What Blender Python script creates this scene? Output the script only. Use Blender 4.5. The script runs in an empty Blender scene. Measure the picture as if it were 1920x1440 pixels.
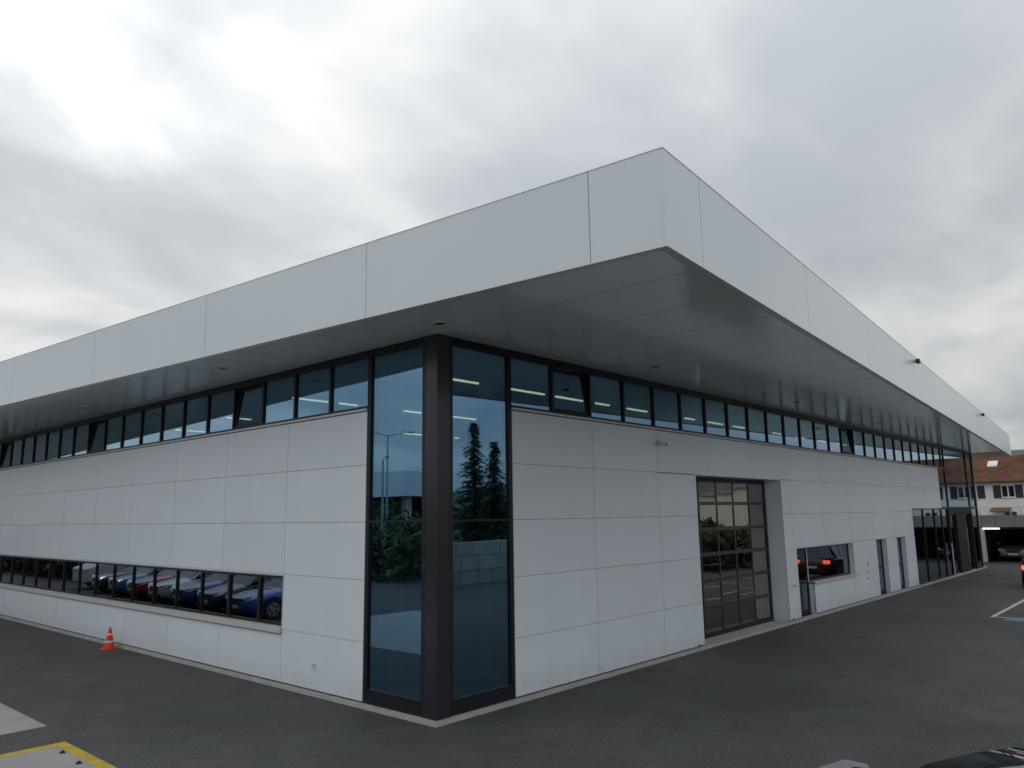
import bpy, math, random
from mathutils import Vector, Matrix
random.seed(7)
S = 1.165                      # metres per survey unit
PI = math.pi
scn = bpy.context.scene
col = scn.collection

# ------------------------------------------------------------------ camera
cam_d = bpy.data.cameras.new('camera')
cam = bpy.data.objects.new('camera', cam_d); col.objects.link(cam)
cam_d.sensor_width = 36.0; cam_d.lens = 36.0*1431.58/1920.0
cam_d.clip_start = 0.05; cam_d.clip_end = 3000
_r = Vector((0.66693243, -0.74497682, -0.01451438)); _u = Vector((-0.11671099, -0.12368346, 0.98543439)); _f = Vector((0.73592097, 0.65552417, 0.1694355))
cam.matrix_world = Matrix(((_r.x, _u.x, -_f.x, -8.5381), (_r.y, _u.y, -_f.y, -9.2815), (_r.z, _u.z, -_f.z, 3.2037), (0, 0, 0, 1)))
scn.camera = cam

# ------------------------------------------------------------------ world and sun
SUN_AZ, SUN_EL = math.radians(71), math.radians(28)       # azimuth from +X towards +Y
sundir = Vector((math.cos(SUN_AZ)*math.cos(SUN_EL), math.sin(SUN_AZ)*math.cos(SUN_EL), math.sin(SUN_EL)))
SKY_GAIN = 1.0
W = bpy.data.worlds.new('World'); scn.world = W; W.use_nodes = True
nt = W.node_tree; nt.nodes.clear()
def N(t, **k):
    n = nt.nodes.new(t)
    for a, b in k.items(): setattr(n, a, b)
    return n
def L(a, b): nt.links.new(a, b)
def M(op, a, b=None, c=None, clamp=False):
    n = N('ShaderNodeMath', operation=op); n.use_clamp = clamp
    for i, v in enumerate((a, b, c)):
        if v is None: continue
        if isinstance(v, (int, float)): n.inputs[i].default_value = v
        else: L(v, n.inputs[i])
    return n.outputs[0]
out = N('ShaderNodeOutputWorld'); bg = N('ShaderNodeBackground'); L(bg.outputs[0], out.inputs[0])
sky = N('ShaderNodeTexSky', sky_type='NISHITA'); sky.sun_disc = False
sky.sun_elevation = SUN_EL; sky.sun_rotation = math.radians(90)-SUN_AZ
tc = N('ShaderNodeTexCoord'); sep = N('ShaderNodeSeparateXYZ'); L(tc.outputs['Generated'], sep.inputs[0])
zc = M('MAXIMUM', sep.outputs[2], 0.0)
den = M('ADD', zc, 0.30)
px = M('DIVIDE', sep.outputs[0], den); py = M('DIVIDE', sep.outputs[1], den)
comb = N('ShaderNodeCombineXYZ'); L(px, comb.inputs[0]); L(py, comb.inputs[1]); comb.inputs[2].default_value = 3.7
def noise(scale, detail, rough, dist, off):
    mp = N('ShaderNodeMapping'); mp.inputs['Location'].default_value = off; L(comb.outputs[0], mp.inputs[0])
    mp.inputs['Rotation'].default_value = (0, 0, 0.5); mp.inputs['Scale'].default_value = (1.0, 1.35, 1)
    n = N('ShaderNodeTexNoise'); n.inputs['Scale'].default_value = scale; n.inputs['Detail'].default_value = detail
    n.inputs['Roughness'].default_value = rough; n.inputs['Distortion'].default_value = dist; L(mp.outputs[0], n.inputs[0]); return n.outputs[0]
n1 = noise(0.85, 6, 0.47, 0.35, (2.3, 5.1, 0.6)); n2 = noise(2.4, 5, 0.5, 0.5, (8.3, 1.2, 2))
nn = M('ADD', M('MULTIPLY', n1, 0.72), M('MULTIPLY', n2, 0.28))
cl = N('ShaderNodeMapRange', interpolation_type='SMOOTHSTEP'); L(nn, cl.inputs[0])
cl.inputs[1].default_value = 0.34; cl.inputs[2].default_value = 0.66; cl.inputs[3].default_value = 0.0; cl.inputs[4].default_value = 1.0
dot = N('ShaderNodeVectorMath', operation='DOT_PRODUCT'); L(tc.outputs['Generated'], dot.inputs[0]); dot.inputs[1].default_value = sundir
d0 = M('MAXIMUM', dot.outputs['Value'], 0.0)
wide = M('POWER', d0, 6.0); tight = M('POWER', d0, 120.0)
thin = cl.outputs[0]
# cloud luminance: base + thin parts + light of the sun spread behind the deck
lum = M('ADD', M('ADD', 0.37, M('MULTIPLY', zc, 0.52)), M('MULTIPLY', M('SUBTRACT', thin, 0.38), 0.34))
lum = M('ADD', lum, M('MULTIPLY', wide, M('ADD', 0.05, M('MULTIPLY', thin, 0.10))))
lum = M('ADD', lum, M('MULTIPLY', tight, M('MULTIPLY', M('POWER', thin, 1.6), 0.85)))
mixc = N('ShaderNodeMix', data_type='RGBA'); L(thin, mixc.inputs['Factor'])
mixc.inputs['A'].default_value = (0.92, 0.985, 1.06, 1); mixc.inputs['B'].default_value = (1.01, 1.0, 0.96, 1)
sc = N('ShaderNodeVectorMath', operation='SCALE'); L(mixc.outputs['Result'], sc.inputs[0]); L(lum, sc.inputs['Scale'])
sks = N('ShaderNodeVectorMath', operation='SCALE'); L(sky.outputs[0], sks.inputs[0]); sks.inputs['Scale'].default_value = 0.003
ad = N('ShaderNodeVectorMath', operation='ADD'); L(sc.outputs[0], ad.inputs[0]); L(sks.outputs[0], ad.inputs[1])
L(ad.outputs[0], bg.inputs[0]); bg.inputs[1].default_value = SKY_GAIN
sl = bpy.data.lights.new('sun', 'SUN'); sl.energy = 0.5; sl.angle = math.radians(20); sl.color = (1.0, 0.95, 0.88)
so = bpy.data.objects.new('sun', sl); col.objects.link(so)
so.rotation_euler = (-sundir).to_track_quat('-Z', 'Y').to_euler()
scn.view_settings.view_transform = 'Standard'; scn.view_settings.look = 'None'
scn.view_settings.exposure = 0.2; scn.view_settings.gamma = 1.0; scn.view_settings.use_curve_mapping = False

# ------------------------------------------------------------------ materials
def mat(name, color, rough=0.6, metal=0.0, spec=0.5, coat=0.0, noise_amt=0.0, noise_scale=4.0, bump=0.0, bump_scale=30.0, coords='Object', emis=None, es=0.0, var=0.0):
    m = bpy.data.materials.new(name); m.use_nodes = True; t = m.node_tree; b = t.nodes['Principled BSDF']
    b.inputs['Base Color'].default_value = (*color, 1); b.inputs['Roughness'].default_value = rough
    b.inputs['Metallic'].default_value = metal; b.inputs['Specular IOR Level'].default_value = spec; b.inputs['Coat Weight'].default_value = coat
    b.inputs['Coat Roughness'].default_value = 0.04
    co = t.nodes.new('ShaderNodeTexCoord')
    if coords == 'World':
        g = t.nodes.new('ShaderNodeNewGeometry'); src = g.outputs['Position']
    else: src = co.outputs[coords]
    fac = None
    if noise_amt:
        n = t.nodes.new('ShaderNodeTexNoise'); n.inputs['Scale'].default_value = noise_scale; n.inputs['Detail'].default_value = 5; t.links.new(src, n.inputs[0])
        mr = t.nodes.new('ShaderNodeMapRange'); mr.inputs[1].default_value = 0.3; mr.inputs[2].default_value = 0.7
        mr.inputs[3].default_value = 1-noise_amt; mr.inputs[4].default_value = 1+noise_amt; t.links.new(n.outputs[0], mr.inputs[0]); fac = mr.outputs[0]
    if var:
        oi = t.nodes.new('ShaderNodeObjectInfo'); mv = t.nodes.new('ShaderNodeMapRange'); mv.inputs[3].default_value = 1-var; mv.inputs[4].default_value = 1+var
        t.links.new(oi.outputs['Random'], mv.inputs[0])
        if fac is None: fac = mv.outputs[0]
        else:
            mm = t.nodes.new('ShaderNodeMath'); mm.operation = 'MULTIPLY'; t.links.new(fac, mm.inputs[0]); t.links.new(mv.outputs[0], mm.inputs[1]); fac = mm.outputs[0]
    if fac is not None:
        v = t.nodes.new('ShaderNodeVectorMath'); v.operation = 'SCALE'; v.inputs[0].default_value = color; t.links.new(fac, v.inputs['Scale']); t.links.new(v.outputs[0], b.inputs['Base Color'])
    if bump:
        n = t.nodes.new('ShaderNodeTexNoise'); n.inputs['Scale'].default_value = bump_scale; n.inputs['Detail'].default_value = 4; t.links.new(src, n.inputs[0])
        bp = t.nodes.new('ShaderNodeBump'); bp.inputs['Strength'].default_value = bump; bp.inputs['Distance'].default_value = 0.02; t.links.new(n.outputs[0], bp.inputs['Height']); t.links.new(bp.outputs[0], b.inputs['Normal'])
    if emis: b.inputs['Emission Color'].default_value = (*emis, 1); b.inputs['Emission Strength'].default_value = es
    return m
def glass(name, T, R0, R1, rough=0.0, wav=0.0, power=4.0):
    m = bpy.data.materials.new(name); m.use_nodes = True; t = m.node_tree; t.nodes.clear()
    o = t.nodes.new('ShaderNodeOutputMaterial'); a = t.nodes.new('ShaderNodeAddShader'); tr = t.nodes.new('ShaderNodeBsdfTransparent'); gl = t.nodes.new('ShaderNodeBsdfGlossy')
    gl.inputs['Roughness'].default_value = rough
    lw = t.nodes.new('ShaderNodeLayerWeight'); lw.inputs['Blend'].default_value = 0.5
    pw = t.nodes.new('ShaderNodeMath'); pw.operation = 'POWER'; t.links.new(lw.outputs['Facing'], pw.inputs[0]); pw.inputs[1].default_value = power
    mr = t.nodes.new('ShaderNodeMix'); mr.data_type = 'RGBA'; t.links.new(pw.outputs[0], mr.inputs['Factor']); mr.inputs['A'].default_value = (*R0, 1); mr.inputs['B'].default_value = (*R1, 1)
    mt = t.nodes.new('ShaderNodeMix'); mt.data_type = 'RGBA'; t.links.new(pw.outputs[0], mt.inputs['Factor']); mt.inputs['A'].default_value = (*T, 1); mt.inputs['B'].default_value = (0.02, 0.02, 0.02, 1)
    t.links.new(mr.outputs['Result'], gl.inputs[0]); t.links.new(mt.outputs['Result'], tr.inputs[0])
    if wav:
        g = t.nodes.new('ShaderNodeNewGeometry'); n = t.nodes.new('ShaderNodeTexNoise'); n.inputs['Scale'].default_value = 0.9; n.inputs['Detail'].default_value = 1; t.links.new(g.outputs['Position'], n.inputs[0])
        bp = t.nodes.new('ShaderNodeBump'); bp.inputs['Strength'].default_value = wav; bp.inputs['Distance'].default_value = 0.02; t.links.new(n.outputs[0], bp.inputs['Height']); t.links.new(bp.outputs[0], gl.inputs['Normal'])
    t.links.new(tr.outputs[0], a.inputs[0]); t.links.new(gl.outputs[0], a.inputs[1]); t.links.new(a.outputs[0], o.inputs[0]); return m
X = {}
X['panel'] = mat('white composite panel', (0.755, 0.825, 0.89), 0.34, noise_amt=0.02, noise_scale=0.9, coords='World', var=0.022, bump=0.04, bump_scale=0.7)
X['fascia'] = mat('white fascia panel', (0.75, 0.82, 0.875), 0.26, spec=0.6, noise_amt=0.015, noise_scale=0.5, coords='World', bump=0.03, bump_scale=0.35, var=0.01)
X['soffit'] = mat('grey soffit panel', (0.72, 0.77, 0.78), 0.15, spec=0.7, noise_amt=0.03, noise_scale=0.8, coords='World', bump=0.015, bump_scale=0.9, var=0.025)
X['pale_soffit'] = mat('pale beige soffit', (0.62, 0.60, 0.55), 0.5)
X['frame'] = mat('anthracite frame', (0.012, 0.013, 0.018), 0.42, spec=0.35)
X['post'] = mat('anthracite post cladding', (0.042, 0.044, 0.052), 0.22, metal=0.3, noise_amt=0.05)
X['trimgrey'] = mat('grey edge trim', (0.34, 0.36, 0.36), 0.35)
X['edge'] = mat('pale edge trim', (0.62, 0.68, 0.70), 0.35)
X['drip'] = mat('drip profile', (0.10, 0.10, 0.11), 0.5)
X['black'] = mat('black gap', (0.01, 0.01, 0.011), 0.7)
X['sill'] = mat('aluminium sill', (0.62, 0.62, 0.61), 0.4, metal=0.1)
X['plinth'] = mat('concrete plinth', (0.42, 0.41, 0.39), 0.85, noise_amt=0.12, noise_scale=3, coords='World', bump=0.2, bump_scale=60)
X['glass'] = glass('blue solar glass', (0.30, 0.36, 0.36), (0.145, 0.26, 0.375), (0.85, 0.9, 0.95), wav=0.03)
X['glass_low'] = glass('dark solar glass', (0.16, 0.19, 0.21), (0.19, 0.235, 0.30), (0.8, 0.86, 0.92), wav=0.05)
X['glass_clear'] = glass('clear door glass', (0.09, 0.09, 0.08), (0.36, 0.35, 0.30), (0.9, 0.9, 0.9), wav=0.30)
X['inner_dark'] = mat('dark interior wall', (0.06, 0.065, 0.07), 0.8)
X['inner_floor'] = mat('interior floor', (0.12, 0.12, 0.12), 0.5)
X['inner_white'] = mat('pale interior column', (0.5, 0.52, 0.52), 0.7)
X['lamp'] = mat('lit tube', (0.9, 0.9, 0.8), 0.5, emis=(1.0, 1.0, 0.62), es=2.4)
X['lamp_warm'] = mat('lit warm tube', (0.9, 0.8, 0.6), 0.5, emis=(1.0, 0.78, 0.45), es=2.6)
X['lamp_cool'] = mat('lit white tube', (0.9, 0.9, 0.9), 0.5, emis=(0.9, 0.95, 1.0), es=3.0)
X['steel'] = mat('brushed steel', (0.45, 0.46, 0.47), 0.35, metal=0.8)
X['plastic_white'] = mat('white plastic', (0.7, 0.7, 0.7), 0.4)
X['plastic_black'] = mat('black plastic', (0.015, 0.015, 0.017), 0.3)
X['orange'] = mat('orange cone plastic', (0.75, 0.035, 0.02), 0.5, noise_amt=0.08)
X['band_white'] = mat('reflective white band', (0.62, 0.58, 0.56), 0.35)
X['yellow'] = mat('yellow road paint', (0.52, 0.36, 0.03), 0.7, noise_amt=0.15, noise_scale=5, coords='World', bump=0.3, bump_scale=150)
X['white_paint'] = mat('white road paint', (0.55, 0.55, 0.52), 0.7, noise_amt=0.15, noise_scale=5, coords='World')
X['blue_paint'] = mat('blue road paint', (0.10, 0.22, 0.42), 0.7, noise_amt=0.15, noise_scale=6, coords='World')
X['concrete'] = mat('pale concrete slab', (0.33, 0.325, 0.325), 0.85, noise_amt=0.10, noise_scale=1.5, coords='World', bump=0.3, bump_scale=120)
X['tyre'] = mat('tyre rubber', (0.015, 0.015, 0.015), 0.8)
X['rim'] = mat('alloy rim', (0.35, 0.36, 0.37), 0.3, metal=0.9)
X['carglass'] = glass('car glass', (0.03, 0.035, 0.04), (0.07, 0.08, 0.09), (0.9, 0.9, 0.9))
X['render_white'] = mat('white wall render', (0.80, 0.79, 0.74), 0.9, noise_amt=0.05, noise_scale=0.6, coords='World')
X['bark'] = mat('bark', (0.07, 0.05, 0.035), 0.9)
X['needles'] = mat('spruce needles', (0.030, 0.055, 0.025), 0.7, noise_amt=0.4, noise_scale=0.8, coords='World')
X['leaves'] = mat('dark leaves', (0.05, 0.075, 0.03), 0.7, noise_amt=0.4, noise_scale=0.5, coords='World')
X['hill'] = mat('forested hill', (0.085, 0.11, 0.105), 0.95, noise_amt=0.35, noise_scale=0.06, coords='World')
X['shutter'] = mat('dark brown shutter', (0.028, 0.022, 0.022), 0.6)
X['rock'] = mat('pale stone block', (0.27, 0.265, 0.25), 0.9, noise_amt=0.2, noise_scale=1.2, coords='World', bump=0.6, bump_scale=6, var=0.12)
X['wood'] = mat('brown wood', (0.16, 0.09, 0.04), 0.7, noise_amt=0.2)
X['curtain'] = mat('grey curtain', (0.3, 0.3, 0.31), 0.9)

def weather(m, lo=0.985, hi=1.010):
    t = m.node_tree; b = t.nodes['Principled BSDF']; lk = b.inputs['Base Color'].links[0]; src = lk.from_socket
    g = t.nodes.new('ShaderNodeNewGeometry'); mp = t.nodes.new('ShaderNodeMapping'); mp.inputs['Scale'].default_value = (5.0, 5.0, 0.35); t.links.new(g.outputs['Position'], mp.inputs[0])
    n = t.nodes.new('ShaderNodeTexNoise'); n.inputs['Scale'].default_value = 1.0; n.inputs['Detail'].default_value = 6; n.inputs['Roughness'].default_value = 0.6; t.links.new(mp.outputs[0], n.inputs[0])
    r = t.nodes.new('ShaderNodeMapRange'); r.inputs[1].default_value = 0.3; r.inputs[2].default_value = 0.7; r.inputs[3].default_value = lo; r.inputs[4].default_value = hi; t.links.new(n.outputs[0], r.inputs[0])
    # splash dirt close to the ground
    sp = t.nodes.new('ShaderNodeSeparateXYZ'); t.links.new(g.outputs['Position'], sp.inputs[0]); n2 = t.nodes.new('ShaderNodeTexNoise'); n2.inputs['Scale'].default_value = 3.0; n2.inputs['Detail'].default_value = 6; t.links.new(g.outputs['Position'], n2.inputs[0])
    a = t.nodes.new('ShaderNodeMath'); a.operation = 'MULTIPLY_ADD'; t.links.new(n2.outputs[0], a.inputs[0]); a.inputs[1].default_value = -0.55; t.links.new(sp.outputs[2], a.inputs[2])
    d = t.nodes.new('ShaderNodeMapRange'); t.links.new(a.outputs[0], d.inputs[0]); d.inputs[1].default_value = -0.25; d.inputs[2].default_value = 0.25; d.inputs[3].default_value = 0.84; d.inputs[4].default_value = 1.0
    mu = t.nodes.new('ShaderNodeMath'); mu.operation = 'MULTIPLY'; t.links.new(r.outputs[0], mu.inputs[0]); t.links.new(d.outputs[0], mu.inputs[1])
    v = t.nodes.new('ShaderNodeVectorMath'); v.operation = 'SCALE'; t.links.new(src, v.inputs[0]); t.links.new(mu.outputs[0], v.inputs['Scale']); t.links.new(v.outputs[0], b.inputs['Base Color'])
weather(X['panel']); weather(X['fascia'], 0.99, 1.008)
def asphalt():
    m = bpy.data.materials.new('asphalt'); m.use_nodes = True; t = m.node_tree; b = t.nodes['Principled BSDF']
    g = t.nodes.new('ShaderNodeNewGeometry'); P = g.outputs['Position']
    def nz(s, d, r=0.5, dist=0.0):
        n = t.nodes.new('ShaderNodeTexNoise'); n.inputs['Scale'].default_value = s; n.inputs['Detail'].default_value = d; n.inputs['Roughness'].default_value = r; n.inputs['Distortion'].default_value = dist
        t.links.new(P, n.inputs[0]); return n
    def ramp(src, p):
        r = t.nodes.new('ShaderNodeValToRGB'); e = r.color_ramp.elements; e[0].position, e[0].color = p[0][0], (*p[0][1], 1); e[1].position, e[1].color = p[1][0], (*p[1][1], 1)
        for q, c in p[2:]: x = e.new(q); x.color = (*c, 1)
        t.links.new(src, r.inputs[0]); return r.outputs[0]
    def mix(op, f, a, c):
        n = t.nodes.new('ShaderNodeMix'); n.data_type = 'RGBA'; n.blend_type = op
        if isinstance(f, float): n.inputs['Factor'].default_value = f
        else: t.links.new(f, n.inputs['Factor'])
        t.links.new(a, n.inputs['A']); t.links.new(c, n.inputs['B']); return n.outputs['Result']
    big = nz(0.22, 4, 0.6, 0.6); mid = nz(1.6, 5, 0.6); fine = nz(70, 3, 0.7); hue = nz(0.8, 3)
    c = ramp(big.outputs[0], [(0.3, (0.056, 0.056, 0.058)), (0.7, (0.090, 0.088, 0.086))])
    c = mix('MULTIPLY', 1.0, c, ramp(mid.outputs[0], [(0.25, (0.80, 0.81, 0.84)), (0.75, (1.2, 1.19, 1.16))]))
    c = mix('MULTIPLY', 1.0, c, ramp(hue.outputs[0], [(0.35, (1.08, 0.96, 1.04)), (0.65, (0.92, 1.05, 1.0))]))
    c = mix('MULTIPLY', 1.0, c, ramp(fine.outputs[0], [(0.25, (0.7, 0.7, 0.7)), (0.75, (1.3, 1.3, 1.3))]))
    grit = nz(22, 6, 0.85)
    c = mix('MULTIPLY', 1.0, c, ramp(grit.outputs[0], [(0.36, (0.55, 0.55, 0.55)), (0.64, (1.5, 1.5, 1.48))]))
    stn = nz(0.55, 7, 0.7, 1.2); c = mix('MULTIPLY', 1.0, c, ramp(stn.outputs[0], [(0.28, (0.62, 0.63, 0.66)), (0.40, (1, 1, 1))]))
    # scattered pale dust marks
    v = nz(1.1, 8, 0.75); sp = ramp(v.outputs[0], [(0.69, (0, 0, 0)), (0.78, (0.5, 0.5, 0.5))])
    rgb = t.nodes.new('ShaderNodeRGB'); rgb.outputs[0].default_value = (0.15, 0.148, 0.14, 1)
    c = mix('MIX', sp, c, rgb.outputs[0])
    # a few pale trodden spots
    vo = t.nodes.new('ShaderNodeTexVoronoi'); vo.inputs['Scale'].default_value = 0.9; t.links.new(P, vo.inputs[0])
    sp2 = ramp(vo.outputs['Distance'], [(0.015, (0.5, 0.5, 0.5)), (0.05, (0, 0, 0))]); c = mix('MIX', sp2, c, rgb.outputs[0])
    t.links.new(c, b.inputs['Base Color']); b.inputs['Roughness'].default_value = 0.78; b.inputs['Specular IOR Level'].default_value = 0.35
    bp = t.nodes.new('ShaderNodeBump'); bp.inputs['Strength'].default_value = 0.5; bp.inputs['Distance'].default_value = 0.01; t.links.new(fine.outputs[0], bp.inputs['Height']); t.links.new(bp.outputs[0], b.inputs['Normal'])
    return m
X['asphalt'] = asphalt()
def tiles():
    m = mat('roof tiles', (0.2, 0.1, 0.06), 0.85); t = m.node_tree; b = t.nodes['Principled BSDF']
    g = t.nodes.new('ShaderNodeNewGeometry'); n = t.nodes.new('ShaderNodeTexNoise'); n.inputs['Scale'].default_value = 0.55; n.inputs['Detail'].default_value = 8; n.inputs['Roughness'].default_value = 0.65; t.links.new(g.outputs['Position'], n.inputs[0])
    r = t.nodes.new('ShaderNodeValToRGB'); e = r.color_ramp.elements; e[0].position = 0.32; e[0].color = (0.07, 0.048, 0.038, 1); e[1].position = 0.66; e[1].color = (0.27, 0.115, 0.06, 1); t.links.new(n.outputs[0], r.inputs[0]); t.links.new(r.outputs[0], b.inputs['Base Color']); return m
X['tiles'] = tiles()

# ------------------------------------------------------------------ mesh helpers
class MB:
    def __init__(s): s.v = []; s.f = []
    def add(s, vs, fs):
        o = len(s.v); s.v += [tuple(p) for p in vs]; s.f += [tuple(i+o for i in q) for q in fs]; return s
    def box(s, a, b):
        x0, y0, z0 = [min(i, j) for i, j in zip(a, b)]; x1, y1, z1 = [max(i, j) for i, j in zip(a, b)]
        return s.add([(x0, y0, z0), (x1, y0, z0), (x1, y1, z0), (x0, y1, z0), (x0, y0, z1), (x1, y0, z1), (x1, y1, z1), (x0, y1, z1)],
                     [(3, 2, 1, 0), (4, 5, 6, 7), (0, 1, 5, 4), (1, 2, 6, 5), (2, 3, 7, 6), (3, 0, 4, 7)])
    def prism(s, pts, z0, z1):       # pts counter-clockwise
        n = len(pts); a = [(x, y, z0) for x, y in pts] + [(x, y, z1) for x, y in pts]
        return s.add(a, [tuple(range(n-1, -1, -1)), tuple(range(n, 2*n))] + [(i, (i+1) % n, n+(i+1) % n, n+i) for i in range(n)])
    def cyl(s, p, q, r0, r1=None, n=12):
        r1 = r0 if r1 is None else r1; p = Vector(p); q = Vector(q); d = (q-p).normalized()
        a = d.orthogonal().normalized(); b = d.cross(a)
        vs = [p+(a*math.cos(2*PI*i/n)+b*math.sin(2*PI*i/n))*r0 for i in range(n)] + [q+(a*math.cos(2*PI*i/n)+b*math.sin(2*PI*i/n))*r1 for i in range(n)]
        return s.add(vs, [tuple(range(n-1, -1, -1)), tuple(range(n, 2*n))] + [(i, (i+1) % n, n+(i+1) % n, n+i) for i in range(n)])
    def lathe(s, prof, n=24, c=(0, 0, 0)):
        m = len(prof); vs = [(c[0]+r*math.cos(2*PI*i/n), c[1]+r*math.sin(2*PI*i/n), c[2]+z) for r, z in prof for i in range(n)]
        fs = [(j*n+i, j*n+(i+1) % n, (j+1)*n+(i+1) % n, (j+1)*n+i) for j in range(m-1) for i in range(n)]
        return s.add(vs, fs+[tuple(range(n-1, -1, -1)), tuple((m-1)*n+i for i in range(n))])
    def mesh(s, name, m, smooth=False):
        me = bpy.data.meshes.new(name); me.from_pydata(s.v, [], s.f); me.materials.append(m)
        if smooth:
            me.polygons.foreach_set('use_smooth', [True]*len(me.polygons))
        me.update(); return me
    def build(s, name, m, parent=None, loc=(0, 0, 0), rz=0.0, smooth=False, bevel=0.0, subsurf=0, label=None):
        o = bpy.data.objects.new(name, s.mesh(name, m, smooth)); col.objects.link(o); o.parent = parent; o.location = loc; o.rotation_euler = (0, 0, rz)
        if bevel: b = o.modifiers.new('bevel', 'BEVEL'); b.width = bevel; b.segments = 2; b.limit_method = 'ANGLE'
        if subsurf: b = o.modifiers.new('sub', 'SUBSURF'); b.levels = subsurf; b.render_levels = subsurf
        if label: o['label'] = label
        return o
_cache = {}
def piece(name, m, parent, a, b, rz=0.0, label=None):
    """box piece between two corners, mesh data shared among equal sizes"""
    d = tuple(round(abs(q-p), 4) for p, q in zip(a, b)); k = (d, m.name)
    if k not in _cache: _cache[k] = MB().box([-i/2 for i in d], [i/2 for i in d]).mesh(name, m)
    o = bpy.data.objects.new(name, _cache[k]); col.objects.link(o); o.parent = parent
    o.location = [(p+q)/2 for p, q in zip(a, b)]; o.rotation_euler = (0, 0, rz)
    if label: o['label'] = label
    return o
def tag(o, label, cat, group=None):
    o['label'] = label; o['category'] = cat
    if group: o['group'] = group
    return o
def thing(name, label, cat, loc=(0, 0, 0), rz=0.0, group=None, parent=None):
    o = bpy.data.objects.new(name, None); col.objects.link(o); o.location = loc; o.rotation_euler = (0, 0, rz); o.empty_display_size = 0.2
    return tag(o, label, cat, group)
def empty_part(name, parent, loc=(0, 0, 0), rot=(0, 0, 0)):
    o = bpy.data.objects.new(name, None); col.objects.link(o); o.parent = parent; o.location = loc; o.rotation_euler = rot; return o
def struct(o): o['kind'] = 'structure'; return o

# ------------------------------------------------------------------ ground
G_ = MB(); G_.add([(-2500, -2500, 0), (2500, -2500, 0), (2500, 2500, 0), (-2500, 2500, 0)], [(0, 1, 2, 3)])
struct(G_.build('asphalt_ground', X['asphalt']))
def sheet(name, pts, z, m):
    o = MB().add([(x, y, z) for x, y in pts], [tuple(range(len(pts)))]).build(name, m); return struct(o)
def rect(x0, y0, x1, y1): return [(x0, y0), (x1, y0), (x1, y1), (x0, y1)]
sheet('concrete_slab', rect(-9.5, 4.87, -3.89, 11.6), 0.004, X['concrete'])
sheet('concrete_slab', rect(-9.5, -1.5, -4.18, 3.52), 0.004, X['concrete'])
sheet('yellow_line', [(-9.5, 3.52), (-4.18, 3.52), (-4.18, -1.5), (-4.02, -1.5), (-4.02, 3.70), (-9.5, 3.70)], 0.005, X['yellow'])
sheet('white_line', rect(18.62, -4.22, 40.0, -4.10), 0.004, X['white_paint'])
sheet('white_line', rect(18.62, -9.2, 18.74, -4.22), 0.004, X['white_paint'])
for k in range(1, 5): sheet('white_line', rect(18.62+k*5.4, -9.2, 18.74+k*5.4, -4.22), 0.004, X['white_paint'])
sheet('blue_line', rect(18.02, -9.2, 18.50, -4.55), 0.004, X['blue_paint'])
for x, y, w in ((-4.25, 3.10, 'nearer the yellow corner'), (-4.28, 2.40, 'further from the yellow corner')):
    tag(MB().lathe([(0.04, 0), (0.04, 0.012), (0.02, 0.02), (0.02, 0.03)], 10).build('floor_bolt', X['black'], None, (x, y, 0.004)), 'small dark bolt in the yellow bordered slab, %s' % w, 'bolt', 'bolts in the concrete slab')

# ------------------------------------------------------------------ main building
B = thing('showroom_building', 'large white panelled car showroom with dark ribbon windows and deep overhanging roof', 'building')
H = 5.358*S; ZT = 6.395*S; LX = 34.45*S; LY = 33.3*S
ZR = [0.085*S, 0.92*S, 1.82*S, 2.68*S, 3.55*S, 4.385*S]          # panel rows
SILL = 4.43*S
g1 = 1.575*S                                                     # edge of the corner glazing
def subtract(r, holes):
    rs = [r]
    for h in holes:
        nr = []
        for (a0, b0, a1, b1) in rs:
            x0, y0, x1, y1 = max(a0, h[0]), max(b0, h[1]), min(a1, h[2]), min(b1, h[3])
            if x0 >= x1 or y0 >= y1: nr.append((a0, b0, a1, b1)); continue
            if b1 > y1: nr.append((a0, y1, a1, b1))
            if b0 < y0: nr.append((a0, b0, a1, y0))
            if a0 < x0: nr.append((a0, y0, x0, y1))
            if a1 > x1: nr.append((x1, y0, a1, y1))
        rs = nr
    return [q for q in rs if q[2]-q[0] > 0.02 and q[3]-q[1] > 0.02]
LOW = (3.82*S, 0.85*S, 28.4*S, 1.80*S)
holesL = [LOW]
GAR = (8.66, 0.0, 13.80, 4.12); SD = (14.62, 0.0, 15.82, 2.09); SW = (15.82, 1.03, 19.63, 2.09)
N1 = (22.18, 0.0, 23.42, 2.11); N2 = (24.76, 0.0, 25.93, 2.11); ENT = (27.32, 0.0, 60, 3.24); UPG = (32.35, 3.24, 60, 6.3)
holesR = [GAR, SD, SW, N1, N2, ENT, UPG]
colsL = [g1+0.03]+[(3.81+2.12*k)*S for k in range(14)]+[LY]
colsR = [g1+0.03]+[(3.745+2.163*k)*S for k in range(12)]
colsR = [c for c in colsR if c < 32.3]+[32.35]
GV, GH = 0.013, 0.007
TH = 0.045
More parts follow.
